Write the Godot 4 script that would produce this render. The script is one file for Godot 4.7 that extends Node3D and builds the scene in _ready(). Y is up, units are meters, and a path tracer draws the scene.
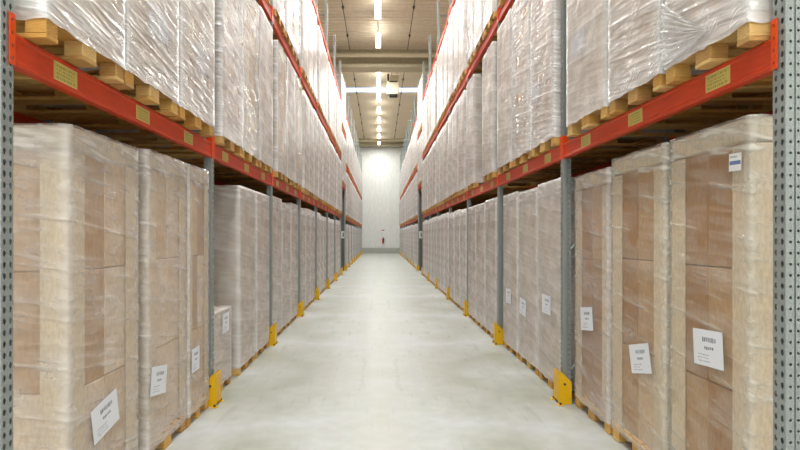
extends Node3D
# A warehouse aisle between two pallet racks. x is right, y is up, the aisle runs along -z; "d" is the distance down the aisle.

const XF := {-1: 1.65, 1: 1.82}          # rack front planes, left and right of the aisle
const D0 := {-1: 2.243, 1: 2.311}         # near face of the first upright
const PITCH := 2.8
const N_FRAMES := 17
const PASSAGE := 7                        # the bay that is a cross passage
const LEVELS := [2.58, 5.09, 7.6]
const PASS_LEVELS := [4.0, 6.46]
const CEIL := 10.8
const WALL_D := 50.0
const ORD := ["first", "second", "third", "fourth", "fifth", "sixth", "seventh", "eighth", "ninth", "tenth", "eleventh", "twelfth", "thirteenth", "fourteenth", "fifteenth", "sixteenth", "seventeenth", "eighteenth", "nineteenth", "twentieth"]

var M := {}
var G := {}
var used := {}
var rng := RandomNumberGenerator.new()

# ------------------------------------------------------------------ naming
func numbered(called: String) -> String:
	var n: int = used.get(called, 0)
	used[called] = n + 1
	return called if n == 0 else "%s_%03d" % [called, n]

func tag(o: Node, label: String, category: String, group := "") -> void:
	o.set_meta("label", label)
	o.set_meta("category", category)
	if group != "":
		o.set_meta("group", group)

func thing(called: String, label: String, category: String, at: Vector3, turn := 0.0, group := "") -> Node3D:
	var o := Node3D.new()
	o.name = numbered(called)
	add_child(o)
	o.position = at
	o.rotation.y = turn
	tag(o, label, category, group)
	o.set_meta("kind", "thing")
	return o

func part(called: String, mesh: Mesh, mat: Material, parent: Node, at := Vector3.ZERO, turn := Vector3.ZERO) -> MeshInstance3D:
	var o := MeshInstance3D.new()
	o.name = called
	o.mesh = mesh
	o.material_override = mat
	o.position = at
	o.rotation = turn
	o.cast_shadow = GeometryInstance3D.SHADOW_CASTING_SETTING_ON
	parent.add_child(o, true)
	return o

func struct(called: String, mesh: Mesh, mat: Material, at := Vector3.ZERO) -> MeshInstance3D:
	var o := part(numbered(called), mesh, mat, self, at)
	o.set_meta("kind", "structure")
	return o

# ------------------------------------------------------------------ geometry
func begin() -> SurfaceTool:
	var st := SurfaceTool.new()
	st.begin(Mesh.PRIMITIVE_TRIANGLES)
	st.set_smooth_group(-1)
	return st

func done(st: SurfaceTool) -> ArrayMesh:
	st.generate_normals()
	return st.commit()

func tri(st: SurfaceTool, a: Vector3, b: Vector3, c: Vector3, out: Vector3) -> void:
	if (c - a).cross(b - a).dot(out) < 0.0:
		var t := b
		b = c
		c = t
	st.add_vertex(a)
	st.add_vertex(b)
	st.add_vertex(c)

func quad(st: SurfaceTool, a: Vector3, b: Vector3, c: Vector3, d: Vector3, out: Vector3) -> void:
	tri(st, a, b, c, out)
	tri(st, a, c, d, out)

func box(st: SurfaceTool, c: Vector3, size: Vector3, bev := 0.0) -> void:
	var h := size * 0.5
	var b: float = min(bev, min(h.x, min(h.y, h.z)) * 0.9)
	var ax := [Vector3.RIGHT, Vector3.UP, Vector3.BACK]
	var hh := [h.x, h.y, h.z]
	for i in 3:
		var j := (i + 1) % 3
		var k := (i + 2) % 3
		for s in [-1.0, 1.0]:
			var n: Vector3 = ax[i] * s
			var o: Vector3 = c + n * hh[i]
			var u: Vector3 = ax[j] * (hh[j] - b)
			var v: Vector3 = ax[k] * (hh[k] - b)
			quad(st, o - u - v, o + u - v, o + u + v, o - u + v, n)
		if b > 0.0:
			for sj in [-1.0, 1.0]:
				for sk in [-1.0, 1.0]:
					var l: Vector3 = ax[i] * (hh[i] - b)
					var p: Vector3 = c + ax[j] * sj * hh[j] + ax[k] * sk * (hh[k] - b)
					var q: Vector3 = c + ax[j] * sj * (hh[j] - b) + ax[k] * sk * hh[k]
					quad(st, p - l, p + l, q + l, q - l, ax[j] * sj + ax[k] * sk)
	if b > 0.0:
		for sx in [-1.0, 1.0]:
			for sy in [-1.0, 1.0]:
				for sz in [-1.0, 1.0]:
					var e := Vector3(sx * h.x, sy * h.y, sz * h.z) + c
					tri(st, e - Vector3(0, sy * b, sz * b), e - Vector3(sx * b, 0, sz * b), e - Vector3(sx * b, sy * b, 0), Vector3(sx, sy, sz))

func box_mesh(size: Vector3, bev := 0.0, c := Vector3.ZERO) -> ArrayMesh:
	var st := begin()
	box(st, c, size, bev)
	return done(st)

# a convex-or-not polygon in x, y swept along z
func prism(st: SurfaceTool, poly: PackedVector2Array, z0: float, z1: float) -> void:
	var mid := Vector2.ZERO
	for p in poly:
		mid += p / poly.size()
	var area := 0.0
	for i in poly.size():
		area += poly[i].cross(poly[(i + 1) % poly.size()])
	var sg := 1.0 if area > 0.0 else -1.0
	for i in poly.size():
		var a := poly[i]
		var b := poly[(i + 1) % poly.size()]
		var e := b - a
		var n := Vector3(e.y, -e.x, 0) * sg
		quad(st, Vector3(a.x, a.y, z0), Vector3(b.x, b.y, z0), Vector3(b.x, b.y, z1), Vector3(a.x, a.y, z1), n)
	var ids := Geometry2D.triangulate_polygon(poly)
	for i in range(0, ids.size(), 3):
		for zz in [z0, z1]:
			var n := Vector3(0, 0, -1.0 if zz == min(z0, z1) else 1.0)
			tri(st, Vector3(poly[ids[i]].x, poly[ids[i]].y, zz), Vector3(poly[ids[i + 1]].x, poly[ids[i + 1]].y, zz), Vector3(poly[ids[i + 2]].x, poly[ids[i + 2]].y, zz), n)

func tube(st: SurfaceTool, a: Vector3, b: Vector3, r: float, n := 10) -> void:
	var w := (b - a).normalized()
	var u := w.cross(Vector3.UP if abs(w.y) < 0.9 else Vector3.RIGHT).normalized()
	var v := w.cross(u)
	for i in n:
		var t0 := TAU * i / n
		var t1 := TAU * (i + 1) / n
		var p := u * cos(t0) + v * sin(t0)
		var q := u * cos(t1) + v * sin(t1)
		quad(st, a + p * r, a + q * r, b + q * r, b + p * r, p + q)
		tri(st, a, a + p * r, a + q * r, -w)
		tri(st, b, b + p * r, b + q * r, w)

func lathe(st: SurfaceTool, prof: PackedVector2Array, n := 16) -> void:
	for i in prof.size() - 1:
		for k in n:
			var t0 := TAU * k / n
			var t1 := TAU * (k + 1) / n
			var p := prof[i]
			var q := prof[i + 1]
			var c0 := Vector3(cos(t0), 0, sin(t0))
			var c1 := Vector3(cos(t1), 0, sin(t1))
			var out := (c0 + c1) * (q.y - p.y) + Vector3(0, -(q.x - p.x), 0) * 2.0
			quad(st, c0 * p.x + Vector3(0, p.y, 0), c1 * p.x + Vector3(0, p.y, 0), c1 * q.x + Vector3(0, q.y, 0), c0 * q.x + Vector3(0, q.y, 0), out)

# one cell of perforated sheet: a rectangle w x h with an eight-sided hole hw x hh. o: centre, u: across, v: up, n: outward
func holed_cell(st: SurfaceTool, o: Vector3, u: Vector3, v: Vector3, n: Vector3, w: float, h: float, hw: float, hh: float, tear := 0.0) -> void:
	var outer := []
	var inner := []
	for p in [[-1, -1], [0, -1], [1, -1], [1, 0], [1, 1], [0, 1], [-1, 1], [-1, 0]]:
		outer.append(o + u * (p[0] * w * 0.5) + v * (p[1] * h * 0.5))
		var f := 0.72 if p[0] != 0 and p[1] != 0 else 1.0
		var narrow := 1.0 - tear if p[1] < 0 else 1.0
		inner.append(o + u * (p[0] * hw * 0.5 * f * narrow) + v * (p[1] * hh * 0.5 * f))
	for i in 8:
		var j := (i + 1) % 8
		quad(st, outer[i], outer[j], inner[j], inner[i], n)

# ------------------------------------------------------------------ materials
func mat(color: Color, rough := 0.6, metal := 0.0) -> StandardMaterial3D:
	var m := StandardMaterial3D.new()
	m.albedo_color = color
	m.roughness = rough
	m.metallic = metal
	return m

func noise(freq: float, seed_: int, oct := 4) -> FastNoiseLite:
	var n := FastNoiseLite.new()
	n.noise_type = FastNoiseLite.TYPE_SIMPLEX_SMOOTH
	n.frequency = freq
	n.seed = seed_
	n.fractal_octaves = oct
	return n

# grey texture around 1.0 that multiplies the albedo: noise squeezed by sx, sy, tiles by mirroring
func grain(w: int, sx: float, sy: float, lo: float, hi: float, seed_: int, tint := Color(1, 1, 1), oct := 4) -> ImageTexture:
	var n := noise(1.0, seed_, oct)
	var im := Image.create(w, w, false, Image.FORMAT_RGB8)
	for y in w:
		var fy: float = abs(2.0 * y / w - 1.0)
		for x in w:
			var fx: float = abs(2.0 * x / w - 1.0)
			var g := clampf(0.5 + 0.75 * n.get_noise_2d(fx * sx, fy * sy), 0, 1)
			var k := lerpf(lo, hi, g)
			im.set_pixel(x, y, Color(k, k, k).lerp(Color(k * tint.r, k * tint.g, k * tint.b), 1.0 - g))
	im.generate_mipmaps()
	return ImageTexture.create_from_image(im)

func triplanar(m: StandardMaterial3D, tex: Texture2D, scale: Vector3, world := false) -> StandardMaterial3D:
	m.albedo_texture = tex
	m.uv1_triplanar = true
	m.uv1_world_triplanar = world
	m.uv1_scale = scale
	return m

# stretch film: milky sheet wound in a helix, with band edges, streaks and creases. u runs once round the load (4 m), v up 2.3 m
func film_material(seed_: int, base: float, busy: float, tint: Color, rough := 0.18, relief := 1.5) -> StandardMaterial3D:
	var W := 768
	var H := 768
	var streak := noise(1.0, seed_, 3)
	var crease := noise(1.0, seed_ + 7, 2)
	var patch := noise(1.0, seed_ + 13, 3)
	var im := Image.create(W, H, false, Image.FORMAT_RGBA8)
	var hm := Image.create(W, H, false, Image.FORMAT_RGB8)
	var pitch := 0.27
	for x in W:
		var u := float(x) / W
		var cu := cos(u * TAU)
		var su := sin(u * TAU)
		for y in H:
			var v := (1.0 - float(y) / H) * 2.3
			var w := (v - pitch * 2.0 * u) / pitch
			var f: float = w - floor(w)
			# long streaks along the winding
			var s := streak.get_noise_3d(cu * 1.6, su * 1.6, w * 5.0)
			var s1 := smoothstep(-0.1, 0.6, s)
			# slanted creases from the stretch
			var cs := crease.get_noise_3d(cu * 5.0, su * 5.0, v * 16.0 + u * 34.0 * (1.0 if seed_ % 2 == 0 else -1.0))
			var c1: float = pow(1.0 - min(1.0, abs(cs) * 5.0), 3.0)
			var p := patch.get_noise_3d(cu * 2.2, su * 2.2, v * 3.2)
			c1 *= smoothstep(-0.1, 0.45, p)
			var edge: float = exp(-pow((f - 0.06 - 0.03 * p) / 0.035, 2.0))
			var lap := 1.0 if f < 0.42 else 0.0
			var cap := smoothstep(2.09, 2.12, v) * (0.10 + 0.3 * s1) + smoothstep(0.34, 0.2, v) * 0.15
			# the film doubles up where it is pulled round the corners
			var gather := 0.0
			for cu0 in [0.0, 0.2006, 0.5, 0.7006, 1.0]:
				gather += 0.22 * exp(-pow((u - cu0) / 0.011, 2.0))
			var a := base + 0.05 * lap + busy * (0.20 * edge * (0.3 + s1) + 0.20 * s1 + 0.17 * c1) + 0.14 * p + cap + gather
			im.set_pixel(x, y, Color(tint.r, tint.g, tint.b, clampf(a, 0.06, 0.93)))
			var g := clampf(0.45 + 0.28 * s + 0.18 * edge + 0.22 * c1 + 0.15 * p, 0, 1)
			hm.set_pixel(x, y, Color(g, g, g))
	hm.convert(Image.FORMAT_RGBA8)
	hm.bump_map_to_normal_map(5.0)
	var m := StandardMaterial3D.new()
	m.transparency = BaseMaterial3D.TRANSPARENCY_ALPHA
	m.albedo_texture = ImageTexture.create_from_image(im)
	m.normal_enabled = true
	m.normal_texture = ImageTexture.create_from_image(hm)
	m.normal_scale = relief
	m.roughness = rough
	m.metallic_specular = 0.6
	m.cull_mode = BaseMaterial3D.CULL_DISABLED
	return m

func paper_texture(seed_: int, small := false) -> ImageTexture:
	var w := 192
	var h := 136
	var im := Image.create(w, h, false, Image.FORMAT_RGB8)
	im.fill(Color(0.95, 0.95, 0.96))
	var r := RandomNumberGenerator.new()
	r.seed = seed_
	if small:
		im.fill_rect(Rect2i(10, 58, 172, 30), Color(0.45, 0.52, 0.72))
		im.fill_rect(Rect2i(14, 20, 110, 14), Color(0.75, 0.75, 0.78))
	else:
		var rows := [[28, 18, 62, 90], [62, 12, 74, 56], [92, 6, 30, 70], [104, 6, 30, 58], [116, 6, 30, 80]]
		for q in rows:
			var x: int = q[2]
			while x < q[2] + q[3]:
				var l := r.randi_range(3, 9)
				var k := r.randf_range(0.35, 0.62) if q[1] > 6 else r.randf_range(0.6, 0.78)
				im.fill_rect(Rect2i(x, q[0] + r.randi_range(0, 1), l, q[1] - r.randi_range(0, 3)), Color(k, k, k + 0.04))
				x += l + r.randi_range(2, 4)
	return ImageTexture.create_from_image(im)

func plate_texture(seed_: int) -> ImageTexture:
	var im := Image.create(128, 64, false, Image.FORMAT_RGB8)
	im.fill(Color(0.80, 0.72, 0.38))
	var r := RandomNumberGenerator.new()
	r.seed = seed_
	for q in [[10, 8], [24, 6], [36, 6], [48, 8]]:
		var x := 12
		while x < 112:
			var l := r.randi_range(3, 12)
			im.fill_rect(Rect2i(x, q[0], l, q[1]), Color(0.62, 0.57, 0.28))
			x += l + r.randi_range(2, 7)
	im.fill_rect(Rect2i(0, 0, 128, 3), Color(0.88, 0.82, 0.55))
	im.fill_rect(Rect2i(0, 61, 128, 3), Color(0.88, 0.82, 0.55))
	return ImageTexture.create_from_image(im)

func make_materials() -> void:
	# floor: power-trowelled concrete, pale with faint cloudy patches and scuffs
	var fim := Image.create(1024, 1024, false, Image.FORMAT_RGB8)
	var frm := Image.create(1024, 1024, false, Image.FORMAT_RGB8)
	var n1 := noise(0.004, 3, 4)
	var n2 := noise(0.03, 4, 4)
	var n3 := noise(1.0, 5, 2)
	for y in 1024:
		for x in 1024:
			var mx: float = abs(2.0 * x - 1024.0) * 0.5
			var my: float = abs(2.0 * y - 1024.0) * 0.5
			var a := n1.get_noise_2d(mx, my)
			var b := n2.get_noise_2d(mx, my)
			var c := smoothstep(0.35, 0.7, n3.get_noise_2d(mx * 0.05, my * 0.006))
			var k := 0.90 + 0.12 * a + 0.05 * b - 0.02 * c
			fim.set_pixel(x, y, Color(k * 0.995, k, k * (0.975 + 0.07 * a)))
			var ro := clampf(0.46 + 0.14 * a + 0.10 * b + 0.08 * c, 0, 1)
			frm.set_pixel(x, y, Color(ro, ro, ro))
	M.floor = mat(Color(0.752, 0.76, 0.765), 1.0)
	M.floor.roughness_texture = ImageTexture.create_from_image(frm)
	triplanar(M.floor, ImageTexture.create_from_image(fim), Vector3(0.16, 0.16, 0.16), true)
	M.floor.metallic_specular = 0.5

	var wall_tex := grain(256, 6, 2, 0.95, 1.0, 11)
	M.wall = triplanar(mat(Color(0.94, 0.945, 0.94), 0.45), wall_tex, Vector3(0.3, 0.3, 0.3), true)
	M.plinth = triplanar(mat(Color(0.72, 0.73, 0.70), 0.6), wall_tex, Vector3(0.6, 0.6, 0.6), true)
	M.added_wall = triplanar(mat(Color(0.55, 0.53, 0.48), 0.7), wall_tex, Vector3(0.3, 0.3, 0.3), true)
	M.ceiling = triplanar(mat(Color(0.93, 0.875, 0.785), 0.55), wall_tex, Vector3(0.3, 0.3, 0.3), true)
	var conc := grain(256, 10, 10, 0.86, 1.0, 12)
	M.girder = triplanar(mat(Color(0.80, 0.765, 0.655), 0.7), conc, Vector3(0.5, 0.5, 0.5), true)
	M.duct = mat(Color(0.88, 0.84, 0.74), 0.4)
	M.dark_pipe = mat(Color(0.25, 0.23, 0.20), 0.5)
	M.heater = mat(Color(0.82, 0.77, 0.68), 0.5)
	M.black = mat(Color(0.05, 0.05, 0.05), 0.6)
	M.white_metal = mat(Color(0.88, 0.88, 0.88), 0.4)

	var wood_tex := grain(256, 3.0, 26.0, 0.80, 1.04, 21, Color(1, 0.9, 0.74))
	var wood_across := grain(256, 26.0, 3.0, 0.80, 1.04, 22, Color(1, 0.9, 0.74))
	M.wood = []
	M.wood_cross = []
	for c in [Color(0.90, 0.75, 0.46), Color(0.86, 0.68, 0.38), Color(0.92, 0.80, 0.56), Color(0.80, 0.65, 0.42)]:
		M.wood.append(triplanar(mat(c, 0.75), wood_tex, Vector3(1.5, 4.0, 4.0)))
		M.wood_cross.append(triplanar(mat(c, 0.75), wood_across, Vector3(4.0, 4.0, 1.5)))

	var galv := grain(256, 24, 24, 0.84, 1.0, 31)
	M.steel = triplanar(mat(Color(0.66, 0.69, 0.69), 0.45, 0.4), galv, Vector3(2, 2, 2))
	M.steel_panel = triplanar(mat(Color(0.42, 0.42, 0.41), 0.55, 0.3), galv, Vector3(1, 1, 1))
	var paint := grain(256, 5, 22, 0.93, 1.0, 32)
	M.orange = triplanar(mat(Color(0.83, 0.25, 0.07), 0.5), paint, Vector3(1, 1, 0.6))
	M.connector = mat(Color(0.89, 0.29, 0.07), 0.36)
	M.yellow = triplanar(mat(Color(0.95, 0.77, 0.04), 0.38), grain(256, 16, 9, 0.88, 1.0, 33, Color(1, 0.93, 0.8)), Vector3(3, 3, 3))
	M.plate = []
	for i in 2:
		var pm := mat(Color(1, 1, 1), 0.5)
		pm.albedo_texture = plate_texture(50 + i)
		M.plate.append(pm)
	M.paper = []
	for i in 3:
		var pm := mat(Color(0.93, 0.94, 0.97), 0.55)
		pm.albedo_texture = paper_texture(60 + i)
		M.paper.append(pm)
	var ps := mat(Color(1, 1, 1), 0.55)
	ps.albedo_texture = paper_texture(70, true)
	M.paper_small = ps

	var card := grain(256, 14, 5, 0.90, 1.02, 41, Color(1, 0.96, 0.9))
	# cardboard from darker kraft to pale recycled board
	M.card = []
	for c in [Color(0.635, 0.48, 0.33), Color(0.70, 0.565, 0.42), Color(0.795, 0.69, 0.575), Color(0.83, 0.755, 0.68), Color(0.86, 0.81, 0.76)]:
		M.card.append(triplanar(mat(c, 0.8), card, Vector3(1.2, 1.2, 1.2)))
	M.board = triplanar(mat(Color(0.81, 0.745, 0.655), 0.7), card, Vector3(1.6, 1.6, 1.6))
	M.cap = triplanar(mat(Color(0.82, 0.765, 0.68), 0.75), card, Vector3(1.3, 1.3, 1.3))
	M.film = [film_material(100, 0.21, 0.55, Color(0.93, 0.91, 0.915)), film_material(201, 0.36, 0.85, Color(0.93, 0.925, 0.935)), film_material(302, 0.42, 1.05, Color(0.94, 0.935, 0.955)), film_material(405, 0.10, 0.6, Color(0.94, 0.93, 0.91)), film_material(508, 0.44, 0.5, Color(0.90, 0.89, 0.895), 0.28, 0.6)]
	var lf := mat(Color(1, 1, 1), 0.4)
	lf.emission_enabled = true
	lf.emission = Color(1.0, 0.98, 0.93)
	lf.emission_energy_multiplier = 5.0
	M.tube = lf
	# opal rooflight sheet: daylight comes through it scattered
	var pane := mat(Color(0.95, 0.97, 0.98), 0.4)
	pane.backlight_enabled = true
	pane.backlight = Color(1, 1, 1)
	M.pane = pane
	M.red = mat(Color(0.72, 0.07, 0.06), 0.35)

# ------------------------------------------------------------------ shared meshes
func make_shapes() -> void:
	# pallet pieces: 1.2 m along x, 0.8 m along z
	G.runner_wide = box_mesh(Vector3(1.2, 0.022, 0.145), 0.003)
	G.runner = box_mesh(Vector3(1.2, 0.022, 0.1), 0.003)
	G.block_wide = box_mesh(Vector3(0.1, 0.078, 0.145), 0.004)
	G.block = box_mesh(Vector3(0.1, 0.078, 0.1), 0.004)
	G.stringer = box_mesh(Vector3(0.145, 0.022, 0.8), 0.003)
	G.deck_wide = G.runner_wide
	G.deck = G.runner
	var st := begin()
	for q in pallet_pieces():
		box(st, q[3], q[4])
	G.pallet = done(st)
	# upright post: perforated sheet, back closed to darken the inside, aisle face at x = 0
	st = begin()
	var rows := 182
	for i in rows:
		var y := 0.025 + i * 0.05
		for z in [-0.01875, 0.01875]:
			holed_cell(st, Vector3(0, y, z), Vector3.BACK, Vector3.UP, Vector3.RIGHT, 0.0375, 0.05, 0.018, 0.031, 0.4)
		for s in [-1.0, 1.0]:
			for x in [-0.0225, -0.0575]:
				holed_cell(st, Vector3(x, y + (0.0 if x > -0.04 else 0.0), s * 0.0375), Vector3.RIGHT, Vector3.UP, Vector3(0, 0, s), 0.035 if x < -0.04 else 0.045, 0.05, 0.013, 0.013)
		quad(st, Vector3(-0.075, y - 0.025, -0.0375), Vector3(-0.075, y + 0.025, -0.0375), Vector3(-0.075, y + 0.025, 0.0375), Vector3(-0.075, y - 0.025, 0.0375), Vector3.LEFT)
	G.post = done(st)
	G.foot = box_mesh(Vector3(0.14, 0.008, 0.085), 0.002, Vector3(-0.04, 0.004, 0))
	st = begin()
	tube(st, Vector3(-0.06, 0, 0), Vector3(-1.04, 0, 0), 0.016, 8)
	G.strut = done(st)
	st = begin()
	tube(st, Vector3(-0.06, 0, 0), Vector3(-1.04, 1.1, 0), 0.016, 8)
	G.diagonal = done(st)
	# beam
	st = begin()
	prism(st, PackedVector2Array([Vector2(-0.05, 0), Vector2(-0.008, 0), Vector2(-0.002, -0.003), Vector2(0, -0.010), Vector2(0, -0.022), Vector2(-0.007, -0.030), Vector2(-0.007, -0.118), Vector2(0.0, -0.128), Vector2(0.001, -0.142), Vector2(-0.004, -0.15), Vector2(-0.05, -0.15)]), -1.36, 1.36)
	G.beam = done(st)
	st = begin()
	for i in 4:
		holed_cell(st, Vector3(0.008, -0.125 + 0.0575 * i, 0), Vector3.BACK, Vector3.UP, Vector3.RIGHT, 0.035, 0.0575, 0.008, 0.016, 0.2)
	for s in [-1.0, 1.0]:
		quad(st, Vector3(0.008, -0.15375, s * 0.0175), Vector3(0.008, 0.07625, s * 0.0175), Vector3(0.003, 0.07625, s * 0.0175), Vector3(0.003, -0.15375, s * 0.0175), Vector3(0, 0, s))
		quad(st, Vector3(0.008, -0.03875 + s * 0.115, -0.0175), Vector3(0.008, -0.03875 + s * 0.115, 0.0175), Vector3(0.003, -0.03875 + s * 0.115, 0.0175), Vector3(0.003, -0.03875 + s * 0.115, -0.0175), Vector3(0, s, 0))
	G.connector = done(st)
	G.flange = box_mesh(Vector3(0.055, 0.23, 0.005), 0.0, Vector3(-0.0225, -0.03875, 0))
	var pl := QuadMesh.new()
	G.plate = flat_card(0.2, 0.098, 0.0025)
	G.paper = flat_card(0.297, 0.21, 0.001)
	G.paper_small = flat_card(0.105, 0.095, 0.001)
	# guard: U of thick sheet with sloping flanges
	st = begin()
	box(st, Vector3(0.0, 0.175, 0), Vector3(0.007, 0.29, 0.147), 0.002)
	for s in [-1.0, 1.0]:
		prism(st, PackedVector2Array([Vector2(0.0035, 0.0), Vector2(0.0035, 0.32), Vector2(-0.02, 0.32), Vector2(-0.125, 0.22), Vector2(-0.125, 0.0)]), s * 0.07 - 0.0035, s * 0.07 + 0.0035)
	G.guard = done(st)
	st = begin()
	for s in [-1.0, 1.0]:
		box(st, Vector3(-0.005, 0.004, s * 0.098), Vector3(0.06, 0.008, 0.05), 0.002)
	G.guard_foot = done(st)
	st = begin()
	tube(st, Vector3(0, 0, 0), Vector3(0, 0.02, 0), 0.012, 8)
	G.bolt = done(st)
	# loads: three heights
	G.stacks = []
	for hl in [2.085, 2.11, 2.135, 0.72, 1.97, 2.0]:
		var tiers := 3 if hl > 1.0 else 1
		var th: float = (hl - 0.13) / tiers
		var e := {"h": hl, "tiers": tiers, "th": th}
		e.carton = box_mesh(Vector3(0.587, th - 0.003, 0.3855), 0.006)
		var s2 := begin()
		for t in tiers:
			box(s2, Vector3(0, 0.144 + th * (t + 0.5), 0), Vector3(1.176, th - 0.008, 0.772), 0.010)
		e.core = done(s2)
		s2 = begin()
		box(s2, Vector3(0, 0.144 + hl - 0.065, 0), Vector3(1.196, 0.13, 0.794), 0.012)
		e.cap = done(s2)
		s2 = begin()
		prism(s2, PackedVector2Array([Vector2(0, 0), Vector2(0.005, 0), Vector2(0.005, 0.11), Vector2(0, 0.11)]), 0, 1)
		e.angle = angle_board(hl - 0.14)
		e.film = []
		for v in 3:
			e.film.append(film_mesh(hl, 900 + v * 17 + int(hl * 100), (v % 2) * 0.5, true))
		e.film_far = [film_mesh(hl, 970, 0.0, false), film_mesh(hl, 977, 0.5, false)]
		G.stacks.append(e)

func flat_card(w: float, h: float, t: float) -> ArrayMesh:
	# a thin card facing +x, with print across its front
	var st := SurfaceTool.new()
	st.begin(Mesh.PRIMITIVE_TRIANGLES)
	st.set_smooth_group(-1)
	var pts := [Vector3(t, h / 2, w / 2), Vector3(t, h / 2, -w / 2), Vector3(t, -h / 2, -w / 2), Vector3(t, -h / 2, w / 2)]
	var uvs := [Vector2(0, 0), Vector2(1, 0), Vector2(1, 1), Vector2(0, 1)]
	for i in [0, 1, 2, 0, 2, 3]:
		st.set_uv(uvs[i])
		st.add_vertex(pts[i])
	for i in 4:
		var j := (i + 1) % 4
		var a: Vector3 = pts[i]
		var b: Vector3 = pts[j]
		st.set_uv(Vector2(0.01, 0.01))
		quad(st, a, b, Vector3(0, b.y, b.z), Vector3(0, a.y, a.z), (a + b) * Vector3(0, 1, 1))
	quad(st, Vector3(0, h / 2, w / 2), Vector3(0, h / 2, -w / 2), Vector3(0, -h / 2, -w / 2), Vector3(0, -h / 2, w / 2), Vector3.LEFT)
	return done(st)

func angle_board(h: float) -> ArrayMesh:
	# corner protector: outer corner at the origin, legs along -x and -z
	var st := begin()
	box(st, Vector3(-0.075, h / 2, -0.002), Vector3(0.15, h, 0.005))
	box(st, Vector3(-0.002, h / 2, -0.08), Vector3(0.005, h, 0.16))
	return done(st)

func film_mesh(hl: float, seed_: int, u0: float, fine: bool) -> ArrayMesh:
	var ns := noise(1.0, seed_, 3)
	var hx := 0.606
	var hz := 0.406
	var r := 0.010
	var per := 2.0 * (2.0 * hx + 2.0 * hz)
	var path := []            # [x, z, nx, nz, u, corner]
	var dist := 0.0
	var sides := [[Vector2(hx, -hz), Vector2(hx, hz)], [Vector2(hx, hz), Vector2(-hx, hz)], [Vector2(-hx, hz), Vector2(-hx, -hz)], [Vector2(-hx, -hz), Vector2(hx, -hz)]]
	for si in 4:
		var a: Vector2 = sides[si][0]
		var b: Vector2 = sides[si][1]
		var dir := (b - a).normalized()
		var nor := Vector2(dir.y, -dir.x)
		var len := a.distance_to(b)
		var n := int(len / (0.05 if fine else 0.2)) + 1
		for i in n + 1:
			var t := r + (len - 2 * r) * i / n
			var p := a + dir * t
			var e: float = min(t, len - t)
			path.append([p.x, p.y, nor.x, nor.y, (dist + t) / per, smoothstep(0.0, 0.15, e)])
		dist += len
	var rows := 54 if fine else 12
	var y0 := 0.085
	var y1 := 0.144 + hl + 0.006
	var grid := []
	for j in rows + 3:
		var row := []
		for q in path:
			var jy: float = min(j, rows)
			var y: float = lerpf(y0, y1, jy / rows)
			var a: float = q[4] * TAU
			var low := 0.0
			if j == 0:
				low = 0.02 * ns.get_noise_3d(cos(a) * 4.0, sin(a) * 4.0, 9.0)
			var d: float = 0.006 * ns.get_noise_3d(cos(a) * 3.0, sin(a) * 3.0, y * 5.0) + 0.005 * ns.get_noise_3d(cos(a) * 1.5, sin(a) * 1.5, y * 16.0)
			d += 0.006 * ns.get_noise_3d(cos(a) * 9.0, sin(a) * 9.0, y * 2.0)
			# drawn in where carton tiers meet the cap
			d -= 0.004 * exp(-pow((y - (0.144 + hl - 0.14)) / 0.02, 2.0))
			d = max(d * q[5], -0.006) + 0.003
			var inn := 0.0
			if j > rows:
				inn = 0.05 * (j - rows)
				y += 0.004
			var top := 0.006 * ns.get_noise_2d(cos(a) * 5.0, sin(a) * 5.0) if j >= rows else 0.0
			row.append([Vector3(q[0] + q[2] * (d - inn), y + low + top, q[1] + q[3] * (d - inn)), Vector2(q[4] + u0, 1.0 - y / 2.3)])
		grid.append(row)
	var st := SurfaceTool.new()
	st.begin(Mesh.PRIMITIVE_TRIANGLES)
	st.set_smooth_group(0)
	var np := path.size()
	var c := Vector3(0, 1, 0)
	for j in rows + 2:
		for i in np:
			var k := (i + 1) % np
			var q := [grid[j][i], grid[j][k], grid[j + 1][k], grid[j + 1][i]]
			var wrap := 1.0 if k == 0 else 0.0
			var du := [0.0, wrap, wrap, 0.0]
			var out: Vector3 = (q[0][0] + q[2][0]) * 0.5 * Vector3(1, 0, 1) + Vector3(0, 3.0 if j >= rows else 0.0, 0)
			var ord := [0, 1, 2, 0, 2, 3]
			if (q[2][0] - q[0][0]).cross(q[1][0] - q[0][0]).dot(out) < 0.0:
				ord = [0, 2, 1, 0, 3, 2]
			for o in ord:
				st.set_uv(q[o][1] + Vector2(du[o], 0))
				st.add_vertex(q[o][0])
	st.index()
	st.generate_normals()
	st.generate_tangents()
	return st.commit()

func pallet_pieces() -> Array:
	# [name, mesh key, cross grain, centre, size]
	var out := []
	for z in [-0.35, 0.0, 0.35]:
		var wz := 0.145 if z == 0.0 else 0.1
		out.append(["bottom_board", "runner_wide" if z == 0.0 else "runner", false, Vector3(0, 0.011, z), Vector3(1.2, 0.022, wz)])
		for x in [-0.548, 0.0, 0.548]:
			out.append(["block", "block_wide" if z == 0.0 else "block", false, Vector3(x, 0.061, z), Vector3(0.1, 0.078, wz)])
	for x in [-0.5275, 0.0, 0.5275]:
		out.append(["stringer_board", "stringer", true, Vector3(x, 0.111, 0), Vector3(0.145, 0.022, 0.8)])
	for q in [[-0.3275, 0.145], [-0.165, 0.1], [0.0, 0.145], [0.165, 0.1], [0.3275, 0.145]]:
		out.append(["deck_board", "deck_wide" if q[1] > 0.12 else "deck", false, Vector3(0, 0.133, q[0]), Vector3(1.2, 0.022, q[1])])
	return out

# ------------------------------------------------------------------ things
func rack_words(s: int) -> String:
	return "rack with short load" if s < 0 else "rack facing short load"

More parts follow.
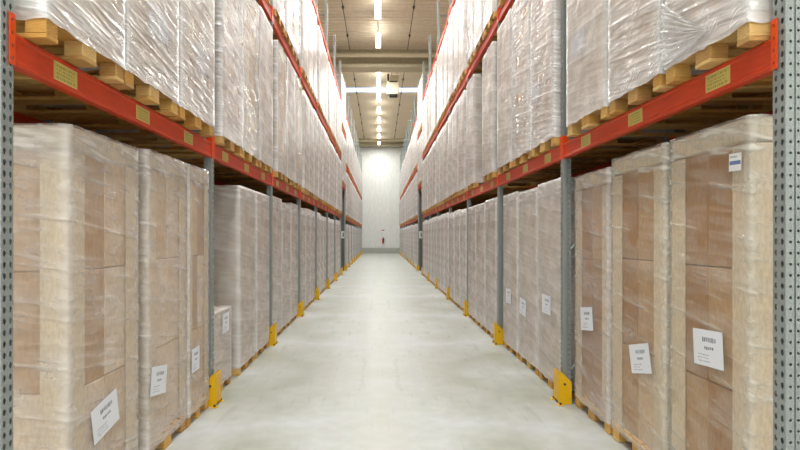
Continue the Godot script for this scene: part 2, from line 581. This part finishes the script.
# a wrapped stack on its pallet. d0: near edge, w: width along the aisle, x: distance of the film's aisle face from the aisle line
func stack_at(s: int, d0: float, w: float, y: float, x: float, o: Dictionary) -> Node3D:
	var e: Dictionary = G.stacks[o.size]
	var t := thing("pallet_load", o.label, "pallet load", Vector3(s * (x + 0.61), y + 0.002, -(d0 + w * 0.5)), 0.0 if s < 0 else PI, o.group)
	t.scale = Vector3(1, 1, w / 0.815)
	var film: int = o.film
	var tone: int = o.tone
	if o.near:
		var p := Node3D.new()
		p.name = "pallet"
		t.add_child(p)
		for q in pallet_pieces():
			var k := rng.randi_range(0, 3)
			part(q[0], G[q[1]], M.wood_cross[k] if q[2] else M.wood[k], p, q[3])
		for r in e.tiers:
			for cx in [-0.2945, 0.2945]:
				for cz in [-0.1935, 0.1935]:
					var k: int = clampi(tone + rng.randi_range(-1, 1), 0, 4)
					part("carton", e.carton, M.card[k], t, Vector3(cx + rng.randf_range(-0.003, 0.001) * sign(cx), 0.144 + e.th * (r + 0.5), cz))
		for c in 4:
			var sx := 1.0 if c == 0 or c == 3 else -1.0
			var sz := 1.0 if c < 2 else -1.0
			var a := part("corner_board", e.angle, M.board, t, Vector3(sx * 0.597, 0.146, sz * 0.397))
			# mirrored into its corner by a turn; the legs differ by a centimetre
			a.rotation.y = [0.0, PI * 0.5, PI, -PI * 0.5][c] * -1.0
	else:
		part("pallet", G.pallet, M.wood[rng.randi_range(0, 3)], t)
		part("carton_stack", e.core, M.card[clampi(tone + rng.randi_range(-1, 1), 0, 4)], t)
	part("top_cap", e.cap, M.cap, t)
	var fm: Array = e.film if o.near else e.film_far
	var f := part("stretch_film", fm[rng.randi_range(0, fm.size() - 1)], M.film[film], t)
	f.set_meta("label", "milky stretch film with creases")
	return t

func add_paper(t: Node3D, s: int, d: float, y: float, tilt: float, variant: int, small := false) -> void:
	# d, y: where the label's middle is in the hall
	var zl := (-d - t.position.z) / t.scale.z * (1.0 if s < 0 else -1.0)
	var p := part("paper_label", G.paper_small if small else G.paper, M.paper_small if small else M.paper[variant], t, Vector3(0.6135 if t.position.y < 1.0 else 0.602, y - t.position.y, zl), Vector3(deg_to_rad(tilt), 0, 0))
	p.set_meta("label", "white printed paper sheet")

func frame_at(s: int, k: int) -> void:
	var d: float = D0[s] + PITCH * k
	var t := thing("upright_frame", "galvanised perforated upright frame, %s from open end, %s" % [ORD[k], rack_words(s)], "rack frame", Vector3(s * XF[s], 0, -(d + 0.0375)), 0.0 if s < 0 else PI, "upright frames of the pallet racks")
	part("front_post", G.post, M.steel, t, Vector3(0, 0.008, 0))
	part("rear_post", G.post, M.steel, t, Vector3(-1.1, 0.008, 0), Vector3(0, PI, 0))
	part("base_plate", G.foot, M.steel, t)
	part("base_plate", G.foot, M.steel, t, Vector3(-1.1, 0, 0), Vector3(0, PI, 0))
	for i in 8:
		part("strut", G.strut, M.steel, t, Vector3(0, 0.25 + i * 1.2, 0))
	for i in 7:
		part("diagonal_brace", G.diagonal, M.steel, t, Vector3(0, 0.3 + i * 1.2, 0))

func guard_at(s: int, k: int) -> void:
	var d: float = D0[s] + PITCH * k
	var t := thing("column_guard", "yellow steel guard at foot of %s upright from open end, %s" % [ORD[k], rack_words(s)], "column guard", Vector3(s * (XF[s] - 0.055), 0, -(d + 0.0375)), 0.0 if s < 0 else PI, "yellow guards along the aisle")
	part("shield", G.guard, M.yellow, t)
	part("foot_plate", G.guard_foot, M.yellow, t)
	for e in [-1.0, 1.0]:
		part("bolt", G.bolt, M.dark_pipe, t, Vector3(-0.005, 0.006, e * 0.1))
		part("bolt", G.bolt, M.dark_pipe, t, Vector3(-0.055, 0.2, e * 0.063), Vector3(e * PI / 2, 0, 0))

func beam_at(s: int, k: int, y: float, level_word: String, front: bool, plates: bool) -> void:
	var d: float = D0[s] + PITCH * k + 0.075 + 1.3625
	var xx: float = XF[s] - 0.001 if front else XF[s] + 1.1
	var turn := (0.0 if s < 0 else PI) + (0.0 if front else PI)
	var t := thing("shelf_beam", "orange %s beam, %s level, %s bay from open end, %s" % ["front" if front else "rear", level_word, ORD[k], rack_words(s)], "shelf beam", Vector3(s * xx, y, -d), turn, "orange beams of the pallet racks")
	part("profile", G.beam, M.orange, t)
	for e in [-1.0, 1.0]:
		var c := part("connector", G.connector, M.connector, t, Vector3(0, 0, e * 1.3805))
		part("flange", G.flange, M.connector, c, Vector3(0, 0, -e * 0.0212))
	if plates:
		var fwd := 1.0 if s < 0 else -1.0
		for i in 3:
			var dz: float = [0.40, 1.27, 2.15][i] + rng.randf_range(-0.03, 0.03)
			part("location_plate", G.plate, M.plate[i % 2], t, Vector3(-0.007, -0.074, fwd * (1.35 - dz)))

func lamp_at(x: float, d: float, label: String, group: String) -> void:
	var t := thing("linear_lamp", label, "ceiling lamp", Vector3(x, 10.24, -(d + 0.75)), 0.0, group)
	part("diffuser", G.lamp_tube, M.tube, t)
	part("housing", G.lamp_house, M.white_metal, t)
	for e in [-0.6, 0.6]:
		part("hanger", G.lamp_hanger, M.white_metal, t, Vector3(0, 0, e))
	if x > -1 and x < 1 and d > 2 and d < 43 and absf(d - 23.5) > 2.6:
		part("conduit", G.lamp_conduit, M.white_metal, t, Vector3(0, 0.08, -1.53))
	var l := AreaLight3D.new()
	l.name = "light"
	l.area_size = Vector2(0.2, 1.5)
	l.light_energy = LAMP_ENERGY if d > 1.5 else OPEN_FLOOR_ENERGY
	l.light_color = Color(0.985, 0.99, 0.965)
	l.area_range = 80.0
	l.area_attenuation = 2.0
	l.shadow_enabled = true
	l.rotation.x = -PI / 2
	l.position = Vector3(0, -0.065, 0)
	t.add_child(l)
	# upward fill light added above each fitting to brighten the ceiling
	var up := AreaLight3D.new()
	up.name = "ceiling_fill"
	up.area_size = Vector2(0.2, 1.5)
	up.light_energy = l.light_energy * 0.022
	up.light_color = l.light_color
	up.area_range = 80.0
	up.area_attenuation = 2.0
	up.shadow_enabled = true
	up.rotation.x = PI / 2
	up.position = Vector3(0, 0.115, 0)
	t.add_child(up)

const LAMP_ENERGY := 18.0
const OPEN_FLOOR_ENERGY := 12.0

# ------------------------------------------------------------------ the scene
func _ready() -> void:
	rng.seed = 4711
	var cam := Camera3D.new()
	cam.name = "camera"
	cam.projection = Camera3D.PROJECTION_FRUSTUM
	cam.near = 0.05
	cam.far = 200.0
	cam.size = 2.0 * 225.0 / 515.0 * 0.05
	# the vanishing point lies at pixel 380, 236 of 800 x 450
	cam.frustum_offset = Vector2(20.0 / 515.0 * 0.05, 11.0 / 515.0 * 0.05)
	cam.position = Vector3(0, 1.66, 0)
	add_child(cam)
	cam.current = true

	var env := Environment.new()
	env.background_mode = Environment.BG_SKY
	var sky := Sky.new()
	var sm := ProceduralSkyMaterial.new()
	sm.sky_top_color = Color(0.68, 0.80, 0.98)
	sm.sky_horizon_color = Color(0.86, 0.91, 0.98)
	sm.ground_bottom_color = Color(0.5, 0.5, 0.5)
	sm.ground_horizon_color = Color(0.7, 0.72, 0.74)
	sm.sky_energy_multiplier = 2.3
	sky.sky_material = sm
	env.sky = sky
	env.tonemap_mode = Environment.TONE_MAPPER_LINEAR
	env.tonemap_exposure = 1.0
	env.sdfgi_enabled = true
	env.ssao_enabled = true
	env.ssil_enabled = true
	var we := WorldEnvironment.new()
	we.name = "environment"
	we.environment = env
	add_child(we)

	make_materials()
	make_shapes()
	build_hall()
	build_lamps()
	build_racks()
	build_loads()
	build_details()

func corrugated(d0: float, d1: float, x0: float, x1: float) -> ArrayMesh:
	var st := begin()
	var p := 0.30
	var n := int(round((d1 - d0) / p))
	var step := (d1 - d0) / n
	var prev := Vector2(d0, CEIL)
	for i in n:
		var b := d0 + i * step
		for q in [Vector2(b + step * 0.42, CEIL), Vector2(b + step * 0.55, CEIL + 0.035), Vector2(b + step * 0.87, CEIL + 0.035), Vector2(b + step, CEIL)]:
			quad(st, Vector3(x0, prev.y, -prev.x), Vector3(x1, prev.y, -prev.x), Vector3(x1, q.y, -q.x), Vector3(x0, q.y, -q.x), Vector3.DOWN)
			prev = q
	box(st, Vector3((x0 + x1) / 2, CEIL + 0.2, -(d0 + d1) / 2), Vector3(x1 - x0, 0.2, d1 - d0))
	return done(st)

func build_hall() -> void:
	var x0 := -9.0
	var x1 := 9.0
	var dn := -14.0
	var st := begin()
	var mid := -(dn + WALL_D) / 2
	var len := WALL_D - dn
	struct("floor", box_mesh(Vector3(x1 - x0, 0.2, len), 0.0, Vector3(0, -0.1, mid)), M.floor)
	var c := struct("ceiling", corrugated(dn, 31.75, x0, x1), M.ceiling)
	struct("ceiling", corrugated(32.75, WALL_D, x0, x1), M.ceiling)
	# rooflight across the hall
	st = begin()
	for d in [31.72, 32.78]:
		box(st, Vector3(0, CEIL + 0.01, -d), Vector3(x1 - x0, 0.05, 0.06), 0.01)
	var sp := PlaneMesh.new()
	sp.size = Vector2(x1 - x0, 1.04)
	sp.center_offset = Vector3(0, CEIL + 0.03, -32.25)
	var sheet := sp
	var w := struct("window_1", done(st), M.white_metal)
	part("pane", sheet, M.pane, w)
	struct("wall_back", box_mesh(Vector3(x1 - x0, CEIL + 0.3, 0.2), 0.0, Vector3(0, CEIL / 2 + 0.15, -(WALL_D + 0.1))), M.wall)
	var wb := get_node("wall_back")
	var panel := box_mesh(Vector3(0.992, CEIL - 0.56, 0.04), 0.006)
	for i in 8:
		part("panel", panel, M.wall, wb, Vector3(-3.6 + i * 1.0 + 0.12, 0.52 + (CEIL - 0.56) / 2, -(WALL_D - 0.02)))
	struct("baseboard_back", box_mesh(Vector3(6.6, 0.5, 0.09), 0.01, Vector3(0.1, 0.25, -(WALL_D - 0.045))), M.plinth)
	struct("wall_front", box_mesh(Vector3(x1 - x0, CEIL + 0.3, 0.2), 0.0, Vector3(0, CEIL / 2 + 0.15, -dn + 0.1)), M.wall)
	struct("wall_left", box_mesh(Vector3(0.2, CEIL + 0.3, len), 0.0, Vector3(x0 - 0.1, CEIL / 2 + 0.15, mid)), M.wall)
	struct("wall_right", box_mesh(Vector3(0.2, CEIL + 0.3, len), 0.0, Vector3(x1 + 0.1, CEIL / 2 + 0.15, mid)), M.wall)
	# unseen walls added behind the two racks to keep the gaps dark
	for q in [["wall_added_left", -3.3], ["wall_added_right", 3.55]]:
		struct(q[0], box_mesh(Vector3(0.16, CEIL, WALL_D - 2.0), 0.0, Vector3(q[1], CEIL / 2, -(WALL_D + 2.0) / 2)), M.added_wall)
	# concrete girders
	for q in [[25.0, 0.94], [48.6, 0.6], [1.4, 0.94]]:
		st = begin()
		var h: float = q[1]
		var y: float = CEIL - h
		prism(st, PackedVector2Array([Vector2(0, y), Vector2(0.8, y), Vector2(0.8, y + 0.16), Vector2(0.55, y + 0.22), Vector2(0.55, CEIL), Vector2(0.25, CEIL), Vector2(0.25, y + 0.22), Vector2(0, y + 0.16)]), -3.2 if q[0] > 2 else -9.0, 3.4 if q[0] > 2 else 9.0)
		var g := struct("ceiling_girder", done(st), M.girder)
		g.rotation.y = PI / 2
		g.position = Vector3(0, 0, -q[0])

func build_lamps() -> void:
	var st := begin()
	box(st, Vector3(0, 0, 0), Vector3(0.23, 0.1, 1.5), 0.02)
	G.lamp_tube = done(st)
	G.lamp_house = box_mesh(Vector3(0.09, 0.05, 1.54), 0.008, Vector3(0, 0.075, 0))
	st = begin()
	tube(st, Vector3(0, 0.1, 0), Vector3(0, CEIL - 10.24, 0), 0.008, 6)
	G.lamp_hanger = done(st)
	G.lamp_conduit = box_mesh(Vector3(0.05, 0.03, 1.5), 0.004)
	for n in range(0, 17):
		var d := 46.7 - 3.1 * n
		if d > 24.0 and d < 26.6:
			d = 25.95
		lamp_at(-0.08, d, "white glowing tube lamp above the aisle, %s from the white end wall" % ORD[n], "tube lamps above the aisle")
	var k := 0
	for i in 5:
		for j in 3:
			lamp_at([-5.6, -2.8, -0.08, 2.8, 5.6][i], [-5.0, -8.5, -12.0][j], "tube lamp over open floor, %s row from racks, %s from the short load's side" % [ORD[j], ORD[i]], "tube lamps over the open floor")

func build_racks() -> void:
	for s in [-1, 1]:
		for k in N_FRAMES:
			frame_at(s, k)
			guard_at(s, k)
		for k in N_FRAMES - 1:
			if k == PASSAGE:
				beam_at(s, k, PASS_LEVELS[0], "lower passage", true, false)
				beam_at(s, k, PASS_LEVELS[0], "lower passage", false, false)
				beam_at(s, k, PASS_LEVELS[1], "upper passage", true, false)
				beam_at(s, k, PASS_LEVELS[1], "upper passage", false, false)
				continue
			for l in 3:
				if l == 2 and k > PASSAGE + 1:
					continue
				beam_at(s, k, LEVELS[l], ["first", "second", "third"][l], true, l == 0)
				beam_at(s, k, LEVELS[l], ["first", "second", "third"][l], false, false)
		# grey sheet closing the side of the passage
		var d: float = D0[s] + PITCH * (PASSAGE + 1) - 0.03
		var p := thing("passage_screen", "dark grey steel sheet beside the cross passage, %s" % rack_words(s), "screen", Vector3(s * (XF[s] + 0.58), 0, -d), 0.0, "passage side sheets")
		part("sheet", box_mesh(Vector3(1.04, 3.8, 0.01), 0.002, Vector3(0, 1.9, 0)), M.steel_panel, p)
		var g := thing("passage_sign", "small white sign on the passage sheet, %s" % rack_words(s), "sign", Vector3(s * (XF[s] + 0.13), 1.72, -(d - 0.009)), 0.0, "passage signs")
		part("board", box_mesh(Vector3(0.15, 0.34, 0.006), 0.001), M.white_metal, g)
		part("mark", box_mesh(Vector3(0.05, 0.2, 0.003), 0.0, Vector3(0.02, 0.0, 0.004)), M.black, g)

func words_for(s: int, level: String, slot: int, k: int) -> String:
	if k == PASSAGE:
		return "wrapped load on %s, %s slot from open end, %s" % [level, ORD[slot], rack_words(s)]
	return "wrapped load on %s, %s in %s bay from open end, %s" % [level, ORD[slot], ORD[k], rack_words(s)]

func build_loads() -> void:
	# hand-measured first bays: [near edge, width, aisle face]
	var floor_first := {-1: [[2.75, 0.80, 1.66], [3.69, 0.75, 1.66], [4.30, 0.74, 1.60]], 1: [[2.65, 0.735, 1.90], [3.44, 0.80, 1.90], [4.29, 0.75, 1.90]]}
	var upper_first := {-1: [[2.385, 0.74, 1.54], [3.14, 0.82, 1.54], [4.0, 0.81, 1.54]], 1: [[2.425, 0.73, 1.735], [3.20, 0.73, 1.735], [3.95, 0.93, 1.735]]}
	var floor_second := {-1: [[5.185, 0.65, 1.68], [6.10, 0.76, 1.66], [6.95, 0.79, 1.66]]}
	floor_first[-1][2] = [4.455, 0.525, 1.65]
	upper_first[1][2] = [3.97, 0.84, 1.735]
	var papers := {
		"-1 floor 0 0": [3.11, 0.575, 11.0, 0], "-1 floor 1 0": [3.86, 0.58, -9.0, 1], "-1 floor 2 0": [4.60, 0.56, 0.0, 2], "-1 floor 0 1": [5.60, 0.72, 0.0, 1],
		"1 floor 0 0": [2.98, 1.01, 4.0, 0], "1 floor 1 0": [3.76, 0.765, 14.0, 1], "1 floor 2 0": [4.73, 0.90, 8.0, 2], "1 floor 1 1": [6.68, 0.74, -4.0, 0], "1 floor 0 1": [5.72, 0.90, 0.0, 1], "1 floor 2 1": [7.4, 0.80, 3.0, 2],
		"1 first beams 2 0": [4.55, 3.36, 3.0, 1], "1 first beams 0 1": [5.85, 3.3, -4.0, 2], "-1 first beams 1 0": [3.62, 3.15, 0.0, 2], "-1 first beams 2 0": [4.5, 3.2, 3.0, 0],
	}
	for s in [-1, 1]:
		for k in N_FRAMES - 1:
			var dk: float = D0[s] + PITCH * k
			var levels := [["floor", 0.0], ["first beams", LEVELS[0]], ["second beams", LEVELS[1]]]
			if k == PASSAGE:
				levels = [["lower passage beams", PASS_LEVELS[0]], ["upper passage beams", PASS_LEVELS[1]]]
			for li in levels.size():
				var lv: Array = levels[li]
				for slot in 3:
					if s == 1 and k == 2 and slot == 1 and lv[0] == "first beams":
						continue
					if s == 1 and k == 13 and slot == 0 and li == 0:
						continue
					var d0: float = dk + [0.135, 0.985, 1.838][slot] + rng.randf_range(-0.008, 0.008)
					var w := rng.randf_range(0.785, 0.805)
					var on_floor: bool = lv[1] == 0.0
					var x: float = XF[s] + (0.02 if s < 0 else (0.03 if k < 2 else -0.02)) + rng.randf_range(-0.007, 0.007) if on_floor else XF[s] - (0.06 if li == 1 and k != PASSAGE else 0.04) + rng.randf_range(-0.012, 0.012)
					var q = null
					if k == 0 and li == 0:
						q = floor_first[s][slot]
					elif k == 0 and li == 1:
						q = upper_first[s][slot]
					elif k == 1 and li == 0 and s == -1:
						q = floor_second[s][slot]
					if q != null:
						d0 = q[0]
						w = q[1]
						x = q[2]
					var short: bool = s == -1 and k == 1 and slot == 0 and li == 0
					var o := {"near": k < 3 and li < 2, "size": 3 if short else rng.randi_range(0, 2), "film": 0, "tone": 1}
					if on_floor:
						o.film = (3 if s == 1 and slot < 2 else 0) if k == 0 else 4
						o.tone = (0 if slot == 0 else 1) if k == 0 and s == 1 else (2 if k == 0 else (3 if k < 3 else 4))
					else:
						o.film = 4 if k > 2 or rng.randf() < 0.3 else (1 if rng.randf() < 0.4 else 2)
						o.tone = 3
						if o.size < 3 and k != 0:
							o.size = 4 + o.size % 2
					if short:
						o.label = "short half-height wrapped load on floor beside the much taller wrapped loads"
					else:
						o.label = words_for(s, lv[0], slot, k)
					o.group = "wrapped pallet loads in the racks"
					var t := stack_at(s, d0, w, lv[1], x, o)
					var key := "%d %s %d %d" % [s, lv[0], slot, k]
					if papers.has(key):
						var pp: Array = papers[key]
						add_paper(t, s, pp[0], pp[1], pp[2], pp[3])
					if key == "1 floor 0 0":
						add_paper(t, s, 2.75, 2.055, -2.0, 0, true)
					if key == "1 first beams 0 0":
						film_flap(t)

func film_flap(t: Node3D) -> void:
	# a gathered fan of loose film on the aisle face, from the far corner to a knot near the pallet deck
	var st := SurfaceTool.new()
	st.begin(Mesh.PRIMITIVE_TRIANGLES)
	st.set_smooth_group(0)
	var n := 26
	var m := 10
	var apex := Vector3(0.622, 0.165, -0.08)
	var rows := []
	for i in n + 1:
		var f := float(i) / n
		var row := []
		var far := Vector3(0.616 + 0.012 * (i % 2) + 0.004 * sin(i * 2.3), lerpf(0.50, 0.10, f), 0.405)
		for j in m + 1:
			var g := float(j) / m
			var p := far.lerp(apex + Vector3(0, 0.01 * (0.5 - f), 0), g)
			p.x += 0.010 * sin(g * PI) * (1.0 if i % 3 == 0 else 0.2)
			p.y -= 0.02 * sin(g * PI) * f
			row.append(p)
		rows.append(row)
	for i in n:
		for j in m:
			var q := [rows[i][j], rows[i][j + 1], rows[i + 1][j + 1], rows[i + 1][j]]
			var uv := [Vector2(j * 0.02, i * 0.015), Vector2(j * 0.02 + 0.02, i * 0.015), Vector2(j * 0.02 + 0.02, i * 0.015 + 0.015), Vector2(j * 0.02, i * 0.015 + 0.015)]
			var ord := [0, 1, 2, 0, 2, 3]
			if (q[2] - q[0]).cross(q[1] - q[0]).dot(Vector3.RIGHT) < 0.0:
				ord = [0, 2, 1, 0, 3, 2]
			for o in ord:
				st.set_uv(uv[o])
				st.add_vertex(q[o])
	st.index()
	st.generate_normals()
	st.generate_tangents()
	var f := part("film_flap", st.commit(), M.film[2], t)
	f.set_meta("label", "loose gathered fan of stretch film")

func build_details() -> void:
	var st: SurfaceTool
	# sprinkler pipes with couplings under the ceiling
	for q in [[-1.46, "dark sprinkler pipe above the rack with short load"], [1.33, "dark sprinkler pipe above the rack facing short load"]]:
		var t := thing("sprinkler_pipe", q[1], "pipe", Vector3(q[0], 10.66, 0), 0.0, "sprinkler pipes")
		for r in [[2.4, 24.9], [26.0, 48.5]]:
			st = begin()
			tube(st, Vector3(0, 0, -r[0]), Vector3(0, 0, -r[1]), 0.017, 8)
			part("pipe", done(st), M.dark_pipe, t)
			var d: float = r[0] + 0.7
			while d < r[1]:
				st = begin()
				tube(st, Vector3(0, 0, -d), Vector3(0, 0, -d - 0.12), 0.05, 8)
				tube(st, Vector3(0, 0, -d - 0.06), Vector3(0, 0.13, -d - 0.06), 0.012, 6)
				tube(st, Vector3(0, 0, -d - 0.06), Vector3(0, -0.10, -d - 0.06), 0.018, 6)
				part("coupling", done(st), M.dark_pipe, t)
				d += 2.85
	# pale pipes across the hall
	for q in [[24.5, 10.27, "pale round pipe across the ceiling in front of the concrete girder"], [46.4, 10.28, "pale round pipe across the ceiling near the white end wall"]]:
		var t := thing("cross_pipe", q[2], "pipe", Vector3(0.1, q[1], -q[0]))
		st = begin()
		tube(st, Vector3(-3.1, 0, 0), Vector3(3.2, 0, 0), 0.105, 16)
		part("pipe", done(st), M.duct, t)
		for x in [-2.4, 2.5]:
			st = begin()
			tube(st, Vector3(x, 0.1, 0), Vector3(x, CEIL - q[1], 0), 0.015, 6)
			part("hanger", done(st), M.duct, t)
	# air heater under the ceiling
	var h := thing("unit_heater", "beige box-shaped air heater hanging under the ceiling before the rooflight", "heater", Vector3(0.72, 9.35, -28.4))
	part("body", box_mesh(Vector3(0.66, 0.74, 0.6), 0.03, Vector3(0, 0.42, 0)), M.heater, h)
	part("upper_body", box_mesh(Vector3(0.5, 0.30, 0.5), 0.02, Vector3(0.06, 0.95, 0)), M.heater, h)
	part("outlet_grille", box_mesh(Vector3(0.44, 0.10, 0.44), 0.01, Vector3(0.02, 0.03, 0.06)), M.black, h)
	part("intake_slot", box_mesh(Vector3(0.44, 0.07, 0.03), 0.004, Vector3(0.02, 0.74, 0.3)), M.black, h)
	part("flue", box_mesh(Vector3(0.10, 0.42, 0.10), 0.02, Vector3(-0.27, 0.98, 0.2)), M.black, h)
	for x in [-0.1, 0.22]:
		st = begin()
		tube(st, Vector3(x, 1.08, 0), Vector3(x, CEIL - 9.35, 0), 0.012, 6)
		part("hanger", done(st), M.dark_pipe, h)
	# fire extinguisher on the end wall
	var e := thing("fire_extinguisher", "red fire extinguisher with black hose hanging on the white end wall", "extinguisher", Vector3(0.29, 0.95, -(WALL_D - 0.13)))
	st = begin()
	lathe(st, PackedVector2Array([Vector2(0, 0), Vector2(0.085, 0), Vector2(0.09, 0.02), Vector2(0.09, 0.40), Vector2(0.075, 0.46), Vector2(0.03, 0.50), Vector2(0.03, 0.53), Vector2(0, 0.53)]), 18)
	part("cylinder", done(st), M.red, e)
	st = begin()
	box(st, Vector3(0, 0.56, 0.0), Vector3(0.06, 0.06, 0.06), 0.01)
	box(st, Vector3(0.04, 0.60, 0.0), Vector3(0.14, 0.02, 0.03), 0.005)
	part("valve", done(st), M.black, e)
	st = begin()
	var prev := Vector3(0.02, 0.55, 0.03)
	for i in range(1, 9):
		var a := i / 8.0
		var p := Vector3(0.02 + 0.1 * sin(a * PI), 0.55 - 0.4 * a, 0.05 + 0.05 * sin(a * PI))
		tube(st, prev, p, 0.022, 8)
		prev = p
	tube(st, prev, prev + Vector3(0, -0.12, 0), 0.035, 8)
	part("hose", done(st), M.black, e)
	part("bracket", box_mesh(Vector3(0.12, 0.3, 0.05), 0.005, Vector3(0, 0.25, -0.10)), M.black, e)
	var sg := thing("extinguisher_sign", "small white and red sign above the fire extinguisher", "sign", Vector3(0.29, 2.22, -(WALL_D - 0.046)))
	part("board", box_mesh(Vector3(0.30, 0.16, 0.006), 0.001), M.white_metal, sg)
	part("red_field", box_mesh(Vector3(0.26, 0.07, 0.004), 0.0, Vector3(0, 0, 0.004)), M.red, sg)
